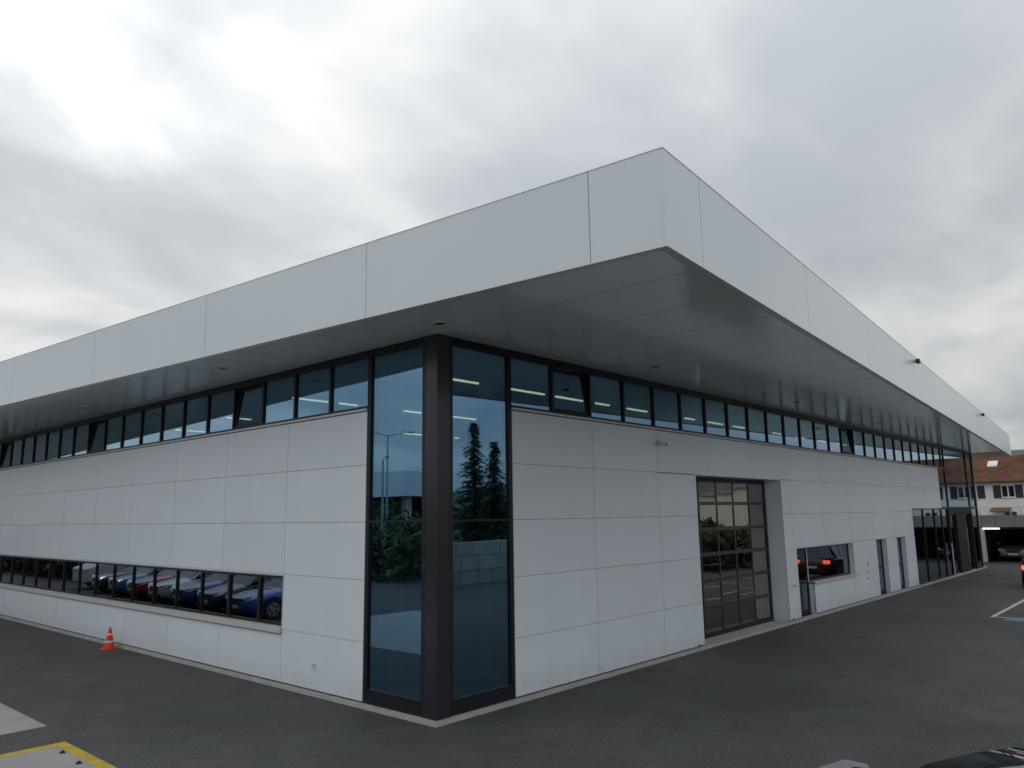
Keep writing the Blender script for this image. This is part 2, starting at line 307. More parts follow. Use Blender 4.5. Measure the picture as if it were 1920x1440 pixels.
def facade(cols, rows, holes, axis):
    wall = MB()
    for i in range(len(cols)-1):
        for j in range(len(rows)-1):
            for (a0, z0, a1, z1) in subtract((cols[i], rows[j], cols[i+1], rows[j+1]), holes):
                def e(v, ref, g, s): return v+s*g/2 if abs(v-ref) < 1e-6 else v
                p0, p1 = e(a0, cols[i], GV, 1), e(a1, cols[i+1], GV, -1); q0, q1 = e(z0, rows[j], GH, 1), e(z1, rows[j+1], GH, -1)
                jit = random.uniform(0, 0.0012)
                if axis == 'x': piece('cladding_panel', X['panel'], B, (p0, -jit, q0), (p1, TH-0.002, q1))
                else: piece('cladding_panel', X['panel'], B, (-jit, p0, q0), (TH-0.002, p1, q1))
    big = [(h[0]-0.03, h[1]-0.03, h[2]+0.03, h[3]+0.03) for h in holes]
    for (a0, z0, a1, z1) in subtract((cols[0], 0.0, cols[-1], rows[-1]), big):
        if axis == 'x': wall.box((a0, TH, z0), (a1, 0.30, z1))
        else: wall.box((TH, a0, z0), (0.30, a1, z1))
    wall.build('backing_wall', X['black'], B)
facade(colsL, ZR, holesL, 'y'); facade(colsR, ZR, holesR, 'x')
# plinth kerb strip
PL = MB(); PL.prism([(-0.05, 60), (-0.05, -0.05), (60, -0.05), (60, 0.02), (0.02, 0.02), (0.02, 60)], 0, 0.075)
PL = MB()
pw = 0.055
PL.box((-pw, 0.0, 0), (0.10, LY, 0.075)); PL.box((-pw, -pw, 0), (LX+0.5, 0.0, 0.075)); PL.box((0.10, 0.0, 0), (GAR[0], 0.10, 0.075)); PL.box((GAR[2], 0.0, 0), (LX+0.5, 0.10, 0.075))
PL.build('plinth', X['plinth'], B)
piece('door_threshold', X['plinth'], B, (GAR[0], 0.0, 0), (GAR[2], 0.50, 0.06))
dk = MB(); dk.box((-0.006, g1, ZR[0]-0.014), (0.04, LY, ZR[0]-0.002)); dk.build('drip_line', X['drip'], B)
for a, b in ((g1, GAR[0]), (GAR[2], SD[0]), (SD[2], N1[0]), (N1[2], N2[0]), (N2[2], ENT[0])): piece('drip_line', X['drip'], B, (a, -0.006, ZR[0]-0.014), (b, 0.04, ZR[0]-0.002))
# flashing under the ribbon windows
fl = MB().box((-0.035, g1+0.03, ZR[-1]+0.012), (0.12, LY, SILL)); fl.build('window_flashing', X['sill'], B)
fl = MB().box((g1+0.03, -0.035, ZR[-1]+0.012), (32.35, 0.12, SILL)); fl.build('window_flashing', X['sill'], B)
dk = MB().box((-0.004, g1+0.03, ZR[-1]+0.001), (0.05, LY, ZR[-1]+0.011)); dk.box((g1+0.03, -0.004, ZR[-1]+0.001), (32.35, 0.05, ZR[-1]+0.011)); dk.build('shadow_gap', X['black'], B)

# ribbon windows.  Every window is built in local coordinates: u along the facade, w outward, z up
def place(axis, a, z):          # local (u,w,z) frame placed at facade coordinate a
    if axis == 'x': return (a, 0.0, z), 0.0          # local x = +X, local y = +Y (inward)
    return (0.0, a, z), PI/2                          # local x = +Y, local y = -X (outward)
def window(axis, a0, a1, z0, z1, gm, tilt=False, fr=0.055, depth=0.05, name='window', thick=None, head=0.06, foot=0.06):
    """framed window; inward is local +y for axis x, and local -y for axis y"""
    s = 1 if axis == 'x' else -1
    loc, rz = place(axis, a0, z0); w = a1-a0; h = z1-z0; d0, d1 = s*0.010, s*(0.010+0.10)
    f = MB()
    t0 = t1 = fr/2
    if thick: t0, t1 = thick
    f.box((0, d0, 0), (t0, d1, h)); f.box((w-t1, d0, 0), (w, d1, h)); f.box((t0, d0, 0), (w-t1, d1, foot)); f.box((t0, d0, h-head), (w-t1, d1, h))
    o = f.build(name, X['frame'], B, loc, rz)
    yg = s*depth
    if not tilt:
        MB().box((t0, yg, foot), (w-t1, yg+s*0.024, h-head)).build('pane', gm, o)
    else:
        sa = MB(); W2 = w-t0-t1-0.01; H2 = h-head-foot-0.01; q = 0.065
        sa.box((0, 0, 0), (q, s*0.06, H2)); sa.box((W2-q, 0, 0), (W2, s*0.06, H2)); sa.box((q, 0, 0), (W2-q, s*0.06, q)); sa.box((q, 0, H2-q), (W2-q, s*0.06, H2))
        sa.box((q, s*0.02, q), (W2-q, s*0.02, q))
        so_ = sa.build('sash', X['frame'], o, (t0+0.005, s*0.035, foot+0.005)); so_.rotation_euler = (-s*math.radians(5), 0, 0)
        # the pane leans with its sash
        p = MB().box((q, s*0.02, q), (W2-q, s*0.044, H2-q)).build('pane', gm, o, (t0+0.005, s*0.035, foot+0.005)); p.rotation_euler = so_.rotation_euler
    return o
ml = [1.57+1.057*k for k in range(30)]; ml = [m*S for m in ml if m*S < LY]
for k in range(len(ml)-1): window('y', ml[k], ml[k+1], SILL, H-0.01, X['glass'], tilt=(k in (3, 10, 17, 24)), head=0.12, foot=0.05, thick=((0.045, 0.03) if k == 0 else None))
mr_ = [1.575+1.0805*k for k in range(27)]; mr_ = [m*S for m in mr_]; mr_[-1] = 33.85
for k in range(len(mr_)-1):
    window('x', mr_[k], mr_[k+1], SILL, H-0.01, X['glass'], tilt=(k in (1, 14)), head=0.12, foot=0.05)
# low window ribbon on the left facade
lw_ = [LOW[0]]+[(4.61+1.06*k)*S for k in range(23)]
lw_ = [v for v in lw_ if v < LOW[2]-0.5]+[LOW[2]]
zs = 0.985*S
for k in range(len(lw_)-1):
    th = {0: (0.012, 0.05), 1: (0.035, 0.045), 2: (0.035, 0.015)}.get(k, (0.014, 0.014))
    window('y', lw_[k], lw_[k+1], zs, LOW[3]-0.02, X['glass_low'], thick=th, head=0.045, foot=0.035)
sl_ = MB(); sl_.add([(-0.055, LOW[0], zs-0.035), (-0.055, LOW[2], zs-0.035), (0.11, LOW[2], zs-0.002), (0.11, LOW[0], zs-0.002), (-0.055, LOW[0], LOW[1]+0.012), (-0.055, LOW[2], LOW[1]+0.012), (0.11, LOW[2], LOW[1]+0.012), (0.11, LOW[0], LOW[1]+0.012)],
        [(0, 3, 2, 1), (4, 5, 6, 7), (0, 1, 5, 4), (1, 2, 6, 5), (2, 3, 7, 6), (3, 0, 4, 7)])
sl_.build('window_sill', X['sill'], B)
dk = MB().box((-0.03, LOW[0]+0.02, LOW[1]-0.006), (0.05, LOW[2], LOW[1]+0.011)); dk.build('shadow_gap', X['black'], B)
MB().box((-0.012, LOW[0]+0.002, LOW[3]-0.016), (0.11, LOW[2], LOW[3]-0.002)).build('window_head_trim', X['trimgrey'], B)
MB().box((-0.004, LOW[0]-0.001, LOW[1]+0.012), (0.11, LOW[0]+0.010, LOW[3]-0.016)).build('window_jamb_trim', X['sill'], B)

# corner post and corner glazing
pz = 0.075
pc = 0.275*S
po = MB(); po.prism([(-0.004, -0.004), (pc, -0.004), (pc, 0.10), (0.10, 0.10), (0.10, pc), (-0.004, pc)], pz, H-0.002); po.build('corner_post', X['post'], B, bevel=0.004)
MB().box((-0.007, pc-0.035, pz), (-0.0041, pc-0.022, H-0.1)).build('post_joint', X['black'], B)
MB().box((pc-0.035, -0.007, pz), (pc-0.022, -0.0041, H-0.1)).build('post_joint', X['black'], B)
TR = 2.685*S
for ax in ('y', 'x'):
    s = 1 if ax == 'x' else -1
    for z0, z1, ft, hd in ((pz, TR, 0.24, 0.016), (TR, H-0.005, 0.016, 0.13)):
        window(ax, pc, g1+0.03, z0, z1, X['glass'], thick=(0.055, 0.085), foot=ft, head=hd, name='corner_window')
# far glazed entrance front
EX = [27.32, 28.9, 30.4, 31.9, 33.4]
def cw(x0, x1, z0, z1, gm, t=(0.03, 0.03), ft=0.06, hd=0.05, name='showroom_window'): window('x', x0, x1, z0, z1, gm, thick=t, foot=ft, head=hd, name=name)
cw(27.32, 29.1, pz, 3.24, X['glass_low'], (0.09, 0.02)); cw(29.1, 31.0, pz, 3.24, X['glass_low']); cw(31.0, 32.35, pz, 3.24, X['glass_low'])
cw(32.35, 33.55, pz, 3.24, X['glass_low'])
cw(32.35, 33.85, 3.24, SILL-0.01, X['glass'], (0.05, 0.03))
for a, b, t in ((33.85, 38.55, (0.05, 0.04)), (38.55, LX-0.03, (0.04, 0.08))):
    cw(a, b, 3.24, H-0.01, X['glass'], t, hd=0.10)
cw(38.55, LX-0.03, pz, 3.24, X['glass'], (0.05, 0.08))
# entrance: two sliding leaves in a dark portal
portal = MB(); portal.box((33.55, -0.02, pz), (33.70, 0.35, 3.24)); portal.box((38.40, -0.02, pz), (38.55, 0.35, 3.24)); portal.box((33.70, -0.02, 2.95), (38.40, 0.35, 3.24)); portal.box((35.2, 0.02, pz), (37.1, 0.30, 2.95))
portal.build('entrance_portal', X['black'], B)
MB().cyl((33.3, -0.06, 0.075), (33.3, -0.06, 1.6), 0.025, n=8).build('door_guard_rail', X['sill'], B)
for a, b in ((33.70, 35.2), (37.1, 38.40)):
    dl = MB(); dl.box((a, 0.10, pz), (a+0.06, 0.16, 2.95)); dl.box((b-0.06, 0.10, pz), (b, 0.16, 2.95)); dl.box((a+0.06, 0.10, pz), (b-0.06, 0.16, pz+0.1)); dl.box((a+0.06, 0.10, 2.87), (b-0.06, 0.16, 2.95))
    d = dl.build('entrance_door', X['frame'], B)
    MB().box((a+0.06, 0.12, pz+0.1), (b-0.06, 0.135, 2.87)).build('pane', X['glass_low'], d)
    MB().cyl((a+0.12, 0.04, 0.5), (a+0.12, 0.04, 2.3), 0.02).build('door_handle', X['steel'], d)
# end wall
MB().box((LX-0.03, -0.012, pz), (LX+0.03, 0.5, H-0.004)).build('end_wall_edge', X['inner_white'], B)
MB().box((LX-0.2, 0.5, 0), (LX+0.03, LY, H+0.3)).build('end_wall', X['panel'], B)

# garage door (inside face at y = 0.5)
D = 0.50
rv = MB(); rv.box((GAR[0]-0.02, 0.04, 0.06), (GAR[0], D+0.1, GAR[3])); rv.box((GAR[2], 0.003, 0.06), (GAR[2]+0.02, D+0.1, GAR[3])); rv.box((GAR[0]-0.02, 0.003, GAR[3]), (GAR[2]+0.02, D+0.1, GAR[3]+0.02))
rv.build('door_reveal', X['panel'], B)
gx = [GAR[0]+0.04, 9.70, 10.69, 11.68, 12.68, 13.72]; gz = [0.14, 0.80, 1.46, 2.12, 2.77, 3.44, 4.02]
gd = MB(); r_ = 0.045
gd.box((GAR[0], D, 0.06), (gx[0]+0.03, D+0.06, GAR[3])); gd.box((gx[-1]-0.03, D, 0.06), (GAR[2], D+0.06, GAR[3])); gd.box((gx[0]+0.03, D, 0.06), (gx[-1]-0.03, D+0.06, gz[0]+0.05)); gd.box((gx[0]+0.03, D, gz[-1]-0.02), (gx[-1]-0.03, D+0.06, GAR[3]))
gdo = gd.build('garage_door', X['frame'], B)
X['rail'] = mat('dark door rail', (0.035, 0.038, 0.042), 0.4)
for z in gz[1:-1]: piece('door_rail', X['rail'], gdo, (gx[0]+0.03, D+0.005, z-r_), (gx[-1]-0.03, D+0.055, z+r_))
for i, x in enumerate(gx[1:-1]):
    for j in range(6):
        za = gz[j]+(r_ if j else 0.05); zb = gz[j+1]-(r_ if j < 5 else 0.02)
        piece('door_stile', X['rail'], gdo, (x-0.03, D+0.01, za), (x+0.03, D+0.05, zb))
for i in range(5):
    for j in range(6):
        xa = gx[i]+0.03; xb = gx[i+1]-0.03; za = gz[j]+(r_ if j else 0.05); zb = gz[j+1]-(r_ if j < 5 else 0.02)
        p = piece('pane', X['glass_clear'], gdo, (xa, D+0.025, za), (xb, D+0.035, zb)); p.rotation_euler = (random.uniform(-1, 1)*0.010, 0, random.uniform(-1, 1)*0.008)

# side door with side window
DP = 0.17
rv = MB(); rv.box((SD[0]-0.012, 0.05, 0.075), (SD[0], DP+0.1, SD[3])); rv.box((SD[0]-0.012, 0.003, SD[3]), (SW[2]+0.012, DP+0.1, SD[3]+0.012)); rv.box((SW[2], 0.003, SW[1]), (SW[2]+0.012, DP+0.1, SD[3])); rv.box((SD[2], 0.003, 0.075), (SD[2]+0.012, DP+0.1, SW[1]-0.012))
rv.build('opening_reveal', X['panel'], B)
def leaf(x0, x1, z1, handle=True, glassy=True, tint='frame'):
    m = MB(); q = 0.09
    m.box((x0, DP, 0.078), (x0+q, DP+0.06, z1)); m.box((x1-q, DP, 0.078), (x1, DP+0.06, z1)); m.box((x0+q, DP, 0.078), (x1-q, DP+0.06, 0.22)); m.box((x0+q, DP, z1-q), (x1-q, DP+0.06, z1)); m.box((x0+q, DP, 1.0), (x1-q, DP+0.06, 1.08))
    d = m.build('side_door', X['frame'], B)
    for a, b in ((0.22, 1.0), (1.08, z1-q)): MB().box((x0+q, DP+0.02, a), (x1-q, DP+0.035, b)).build('pane', X['glass_low'], d)
    if handle:
        h = MB(); h.cyl((x0+0.05, DP, 1.05), (x0+0.05, DP-0.06, 1.05), 0.012, n=8); h.cyl((x0+0.05, DP-0.06, 1.05), (x0+0.18, DP-0.06, 1.05), 0.011, n=8); h.build('door_handle', X['steel'], d)
    return d
leaf(SD[0], SD[2], SD[3]-0.002); leaf(N1[0], N1[2], N1[3]-0.002); leaf(N2[0], N2[2], N2[3]-0.002, False)
for n_ in (N1, N2):
    rv = MB(); rv.box((n_[0]-0.012, 0.05, 0.075), (n_[0], DP+0.1, n_[3])); rv.box((n_[2], 0.003, 0.075), (n_[2]+0.012, DP+0.1, n_[3])); rv.box((n_[0]-0.012, 0.003, n_[3]), (n_[2]+0.012, DP+0.1, n_[3]+0.012)); rv.build('opening_reveal', X['panel'], B)
wf = MB(); wf.box((SW[0]-0.05, DP-0.01, SW[1]), (SW[0], DP+0.05, SW[3])); f1 = wf.build('window_post', X['sill'], B)
wf = MB(); wf.box((SW[0], DP, SW[1]), (SW[2], DP+0.06, SW[1]+0.05)); wf.box((SW[0], DP, SW[3]-0.05), (SW[2], DP+0.06, SW[3]-0.003)); wf.box((SW[2]-0.06, DP, SW[1]+0.05), (SW[2]-0.002, DP+0.06, SW[3]-0.05)); wf.box((SW[0], DP, SW[1]+0.05), (SW[0]+0.03, DP+0.06, SW[3]-0.05))
f2 = wf.build('side_window', X['frame'], B); MB().box((SW[0]+0.03, DP+0.02, SW[1]+0.05), (SW[2]-0.06, DP+0.035, SW[3]-0.05)).build('pane', X['glass_low'], f2)
MB().box((SW[0], -0.05, SW[1]-0.055), (SW[2]+0.01, DP, SW[1]-0.001)).build('window_sill', X['sill'], B)
# wall fittings
hk = MB(); hk.cyl((14.16, -0.01, 1.05), (14.16, -0.07, 1.05), 0.02, n=8); hk.cyl((14.16, -0.07, 1.05), (14.36, -0.07, 1.04), 0.014, n=8); hk.build('wall_hook', X['steel'], B)
ic = MB().box((20.93, -0.035, 1.20), (21.05, -0.001, 1.38)).build('intercom', X['plastic_white'], B, bevel=0.005); MB().box((20.955, -0.04, 1.27), (21.025, -0.0351, 1.33)).build('intercom_lens', X['black'], ic)
MB().box((20.82, -0.012, 0.98), (21.0, -0.001, 1.01)).build('name_plate', X['steel'], B); MB().box((20.75, -0.012, 0.78), (21.0, -0.001, 0.81)).build('name_plate', X['steel'], B)
tp = MB(); tp.cyl((0.0, 3.29, 0.55), (-0.06, 3.29, 0.55), 0.022, n=12); tp.cyl((-0.05, 3.29, 0.55), (-0.06, 3.29, 0.46), 0.014, n=8); tp.build('wall_tap', X['sill'], B)
for x in (8.35, 13.98): MB().box((x, -0.02, 0.10), (x+0.05, -0.001, 0.14)).build('drain_stub', X['black'], B)

# interior shell
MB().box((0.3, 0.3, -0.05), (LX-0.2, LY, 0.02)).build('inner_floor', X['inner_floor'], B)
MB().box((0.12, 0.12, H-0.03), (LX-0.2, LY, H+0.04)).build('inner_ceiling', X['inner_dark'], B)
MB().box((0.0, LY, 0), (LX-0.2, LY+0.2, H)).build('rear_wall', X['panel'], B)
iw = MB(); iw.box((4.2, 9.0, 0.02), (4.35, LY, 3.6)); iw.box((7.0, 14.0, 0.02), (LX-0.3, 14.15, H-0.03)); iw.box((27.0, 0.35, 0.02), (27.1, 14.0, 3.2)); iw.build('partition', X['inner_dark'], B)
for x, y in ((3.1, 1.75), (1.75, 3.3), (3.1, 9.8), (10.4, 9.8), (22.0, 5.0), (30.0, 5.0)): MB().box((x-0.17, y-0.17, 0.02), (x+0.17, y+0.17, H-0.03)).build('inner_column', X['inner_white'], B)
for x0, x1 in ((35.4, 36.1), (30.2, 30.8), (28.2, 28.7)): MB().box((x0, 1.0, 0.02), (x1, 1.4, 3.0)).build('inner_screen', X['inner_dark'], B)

# roof: its plan is turned 4.8 degrees against the walls
RA = 0.0841; R0 = Vector((-0.908*S, -4.33*S, 0))
er = Vector((math.cos(RA), math.sin(RA), 0)); el = Vector((-math.sin(RA), math.cos(RA), 0))
RT, RS = 39.4*S, 36*S
rf = empty_part('roof', B, (R0.x, R0.y, 0), (0, 0, RA))
jr = [0, 0.89*S]+[(4.79+3.86*k)*S for k in range(9)]; jr = [j for j in jr if j < RT-1]+[RT]
jl = [0, 0.88*S]+[(4.36+3.83*k)*S for k in range(8)]; jl = [j for j in jl if j < RS-1]+[RS]
FT = 0.05
for i in range(len(jr)-1):
    a, b = jr[i], jr[i+1]; piece('fascia_panel', X['fascia'], rf, (a+(0.006 if i else 0), 0, H), (b-0.006, FT, ZT))
for i in range(len(jl)-1):
    a, b = jl[i], jl[i+1]; piece('fascia_panel', X['fascia'], rf, (0, a+(0.006 if i else FT+0.0005), H), (FT, b-0.006, ZT))
MB().box((RT-0.006, 0.0, H), (RT+0.05, RS, ZT)).build('fascia_end', X['fascia'], rf)
MB().box((FT, FT, H+0.03), (RT-0.01, RS, ZT-0.03)).build('roof_slab', X['black'], rf)
MB().box((FT, FT, ZT-0.025), (RT-0.01, RS, ZT-0.010)).build('roof_membrane', X['trimgrey'], rf)
cp = MB(); cp.box((-0.006, -0.006, ZT+0.001), (RT, 0.12, ZT+0.010)); cp.box((-0.006, 0.12, ZT+0.001), (0.12, RS, ZT+0.010)); cp.build('coping', X['fascia'], rf)
TW = 0.06
tr = MB(); tr.box((FT, FT, H-0.004), (RT-0.01, FT+TW, H+0.029)); tr.box((FT, FT+TW, H-0.004), (FT+TW, RS, H+0.029)); tr.build('edge_trim', X['edge'], rf)
tr = MB(); tr.box((0.0, 0.0, H-0.005), (RT, FT-0.001, H-0.0005)); tr.box((0.0, FT-0.001, H-0.005), (FT-0.001, RS, H-0.0005)); tr.build('edge_trim', X['edge'], rf)
# soffit boards, square to the walls, cut along the turned roof edge
IN = FT+TW+0.020
def edge_r(x):   # y of the inner edge of the right trim
    p = R0+el*IN; return p.y+(x-p.x)*math.tan(RA)
def edge_l(y):
    p = R0+er*IN; return p.x-(y-p.y)*math.tan(RA)
xc = (R0+er*IN+el*IN); zS = H+0.006
STEP = 1.27*S; gs = 0.010
def board(pts, m, lab=None):
    cx = sum(p[0] for p in pts)/len(pts); cy = sum(p[1] for p in pts)/len(pts)
    o = MB().prism([(x-cx, y-cy) for x, y in pts], 0, 0.02).build('soffit_panel', m, rf)
    o.parent = B; o.location = (cx, cy, zS)
    if lab: o['label'] = lab
    return o
board([(xc.x, xc.y), (-gs, edge_r(-gs)), (-gs, -gs), (edge_l(0), -gs)], X['soffit'])
x = 0.0
while x < LX-0.01:
    x1 = min(x+STEP, LX); board([(x+gs, edge_r(x+gs)), (x1-gs, edge_r(x1-gs)), (x1-gs, 0.02), (x+gs, 0.02)], X['soffit']); x = x1
y = 0.0
while y < LY-0.01:
    y1 = min(y+STEP, LY); board([(edge_l(y+gs), y+gs), (0.02, y+gs), (0.02, y1-gs), (edge_l(y1-gs), y1-gs)], X['soffit']); y = y1
xe = (R0+er*(RT-0.02)).x
for k in range(6):
    a = LX+0.03+k*(xe-LX)/6; b = LX+0.03+(k+1)*(xe-LX)/6-0.03
    board([(a+gs, edge_r(a)), (b-gs, edge_r(b)), (b-gs, 6.0), (a+gs, 6.0)], X['pale_soffit'], 'pale beige soffit panel beyond the end wall')
for k in range(4): MB().box((LX+0.25, 0.6+k*0.35, zS-0.03), (LX+1.8, 0.75+k*0.35, zS-0.002)).build('soffit_louvre', X['trimgrey'], B)

# soffit spotlights
def downlight(x, y, lab, r=0.10):
    t = thing('soffit_spotlight', lab, 'spotlight', (x, y, zS-0.001), 0, 'spotlights in the soffit')
    MB().lathe([(r, 0), (r, -0.012), (r*0.75, -0.022), (r*0.72, -0.008)][::-1], 18).build('spotlight_ring', X['soffit'] if r > 0.12 else X['trimgrey'], t)
    MB().lathe([(r*0.70, -0.008), (r*0.70, -0.004)], 18).build('spotlight_lens', X['black'], t)
downlight(-0.45, -0.55, 'pale round soffit light just outside the corner post', 0.13)
bpy.data.objects['spotlight_lens'].data.materials[0] = mat('frosted lens', (0.5, 0.5, 0.5), 0.4)
downlight(-1.07, 5.25, 'round soffit light over the left ribbon windows, nearer the corner'); downlight(-0.95, 12.99, 'round soffit light over the left ribbon windows, further from the corner')
downlight(5.23, -1.05, 'round soffit light over the right ribbon windows, nearest the corner'); downlight(12.8, -1.05, 'round soffit light over the right ribbon windows, above the garage door'); downlight(20.4, -1.05, 'round soffit light over the right ribbon windows, above the side window')

# security cameras
def cctv(name, loc, rz, lab, grp=None):
    t = thing(name, lab, 'camera', loc, rz, grp); t.scale = (1.15, 1.15, 1.15)
    MB().lathe([(0.055, 0), (0.055, 0.03), (0.03, 0.04)], 14).build('camera_base', X['plastic_white'], t).rotation_euler = (PI/2, 0, 0)
    MB().cyl((0, -0.04, 0), (0, -0.10, -0.01), 0.022, n=10).build('camera_arm', X['plastic_white'], t)
    b = MB(); b.cyl((-0.08, -0.11, -0.02), (0.06, -0.13, -0.04), 0.045, n=14); b.build('camera_body', X['plastic_white'], t)
    b = MB(); b.cyl((0.06, -0.13, -0.04), (0.11, -0.137, -0.047), 0.043, 0.03, n=14); b.build('camera_lens', X['black'], t)
cctv('security_camera', (6.93, 0, 4.83), 0, 'white security camera on the white wall left of the garage door')
def flood(t_, lab):
    p = R0+er*t_; t = thing('facade_floodlight', lab, 'floodlight', (p.x, p.y, ZT-0.17), RA, 'dark fittings on the right fascia')
    MB().box((-0.05, -0.02, -0.05), (0.05, -0.0015, 0.05)).build('wall_plate', X['plastic_white'], t)
    MB().cyl((0, -0.02, 0), (0, -0.06, 0), 0.02, n=8).build('lamp_arm', X['plastic_black'], t)
    b = MB(); b.box((-0.09, -0.17, -0.07), (0.09, -0.06, 0.05)); b.build('lamp_body', X['plastic_black'], t, bevel=0.015)
flood(13.48*S, 'dark fitting on the fascia above the garage door side, nearer one'); flood(26.95*S, 'dark fitting high on the fascia towards the far end')

# strip lights inside
def strip(x0, x1, y, z, m='lamp', w=0.03, lab='lit strip light hanging under the hall ceiling, behind the ribbon windows', cat='strip light', grp='strip lights in the hall'):
    t = thing('strip_light', lab, cat, (x0, y, z), 0, grp)
    MB().box((0, -w, 0.0), (x1-x0, w, 0.05)).build('lamp_housing', X['plastic_white'], t)
    MB().box((0.01, -w*0.8, -0.035), (x1-x0-0.01, w*0.8, -0.001)).build('lamp_tube', X[m], t)
    if z > 4: MB().cyl(((x1-x0)/2, 0, 0.05), ((x1-x0)/2, 0, H-0.04-z), 0.006, n=6).build('lamp_wire', X['steel'], t)
zt = 5.1*S
row1 = [(1.35, 2.73), (3.68, 4.90), (5.30, 6.37), (6.89, 7.49), (8.31, 9.28), (11.34, 11.91), (12.75, 13.74), (14.45, 15.28), (17.51, 18.32), (19.6, 20.4), (21.8, 22.8), (24, 25)]
ORD = ['first', 'second', 'third', 'fourth', 'fifth', 'sixth', 'seventh', 'eighth', 'ninth', 'tenth', 'eleventh', 'twelfth']
rows = ((1.69, 'front', row1), (5.95, 'second', ((1.0, 1.97), (2.27, 2.83), (3.9, 4.9), (6.05, 6.99), (8.6, 9.6), (11.2, 12.2), (13.8, 14.8), (16.4, 17.4))),
        (10.12, 'third', ((1.6, 2.34), (4.2, 5.2), (7.3, 8.66), (10.15, 11.02), (13.2, 14.2))), (13.8, 'rearmost', ((1.9, 2.9), (5.5, 6.5))))
for yy, rn, segs in rows:
    for k, (a, b) in enumerate(segs): strip(a, b, yy, zt, lab='lit strip light in the %s row of the hall, %s from the corner post end' % (rn, ORD[k]))
strip(21.9, 23.4, 7.0, 0.98, 'lamp_cool', 0.04, 'bright white tube low behind the garage door panes', 'strip light', 'lights behind the garage door')
for x, z, w in ((24.0, 2.69, 0.10), (24.55, 2.80, 0.1), (26.4, 2.95, 0.22), (26.75, 3.05, 0.25), (25.3, 0.97, 0.2)): pass
for q, (x, z, w) in enumerate(((13.42, 3.27, 0.05), (13.25, 3.22, 0.09), (13.12, 3.12, 0.07), (12.33, 3.04, 0.035), (12.5, 3.14, 0.03))):
    o = MB().cyl((x, 1.3, z-w*0.4), (x+w*1.5, 1.3, z+w), 0.018, n=8).build('work_lamp', X['lamp_warm'], None); tag(o, ('small warm lamp glowing behind the garage door panes, %s' % ('highest and rightmost', 'largest, beside the highest one', 'leftmost of the right cluster', 'lower of the left pair', 'upper of the left pair')[q]), 'lamp', 'warm lamps behind the garage door')
bl = MB().box((12.25, 1.55, 5.02*1.0), (12.38, 1.7, 5.28)).build('exit_lamp', X['lamp'], None); tag(bl, 'small square lit lamp behind the ribbon windows, above the garage door', 'lamp')

# ------------------------------------------------------------------ traffic cone
c = thing('traffic_cone', 'orange and white traffic cone standing against the left white wall', 'cone', (-0.30, 11.92, 0)); c.scale = (0.93, 0.93, 0.97)
MB().prism([(-0.19, -0.14), (-0.14, -0.19), (0.14, -0.19), (0.19, -0.14), (0.19, 0.14), (0.14, 0.19), (-0.14, 0.19), (-0.19, 0.14)], 0, 0.035).build('cone_base', X['orange'], c)
def rr(z): return 0.145-(0.145-0.022)*(z-0.035)/0.515
def cone_ring(z0, z1, m, nm, e=0.0): MB().lathe([(rr(z0)+e, z0), (rr(z1)+e, z1)], 28).build(nm, X[m], c, smooth=False)
cone_ring(0.035, 0.17, 'orange', 'cone_section'); cone_ring(0.1701, 0.225, 'band_white', 'white_band', 0.002); cone_ring(0.2301, 0.35, 'orange', 'cone_section'); cone_ring(0.3501, 0.405, 'band_white', 'white_band', 0.002); cone_ring(0.4051, 0.55, 'orange', 'cone_section')
MB().lathe([(rr(0.235)+0.012, 0.232), (rr(0.235)+0.012, 0.243)], 24).build('cone_ridge', X['orange'], c)

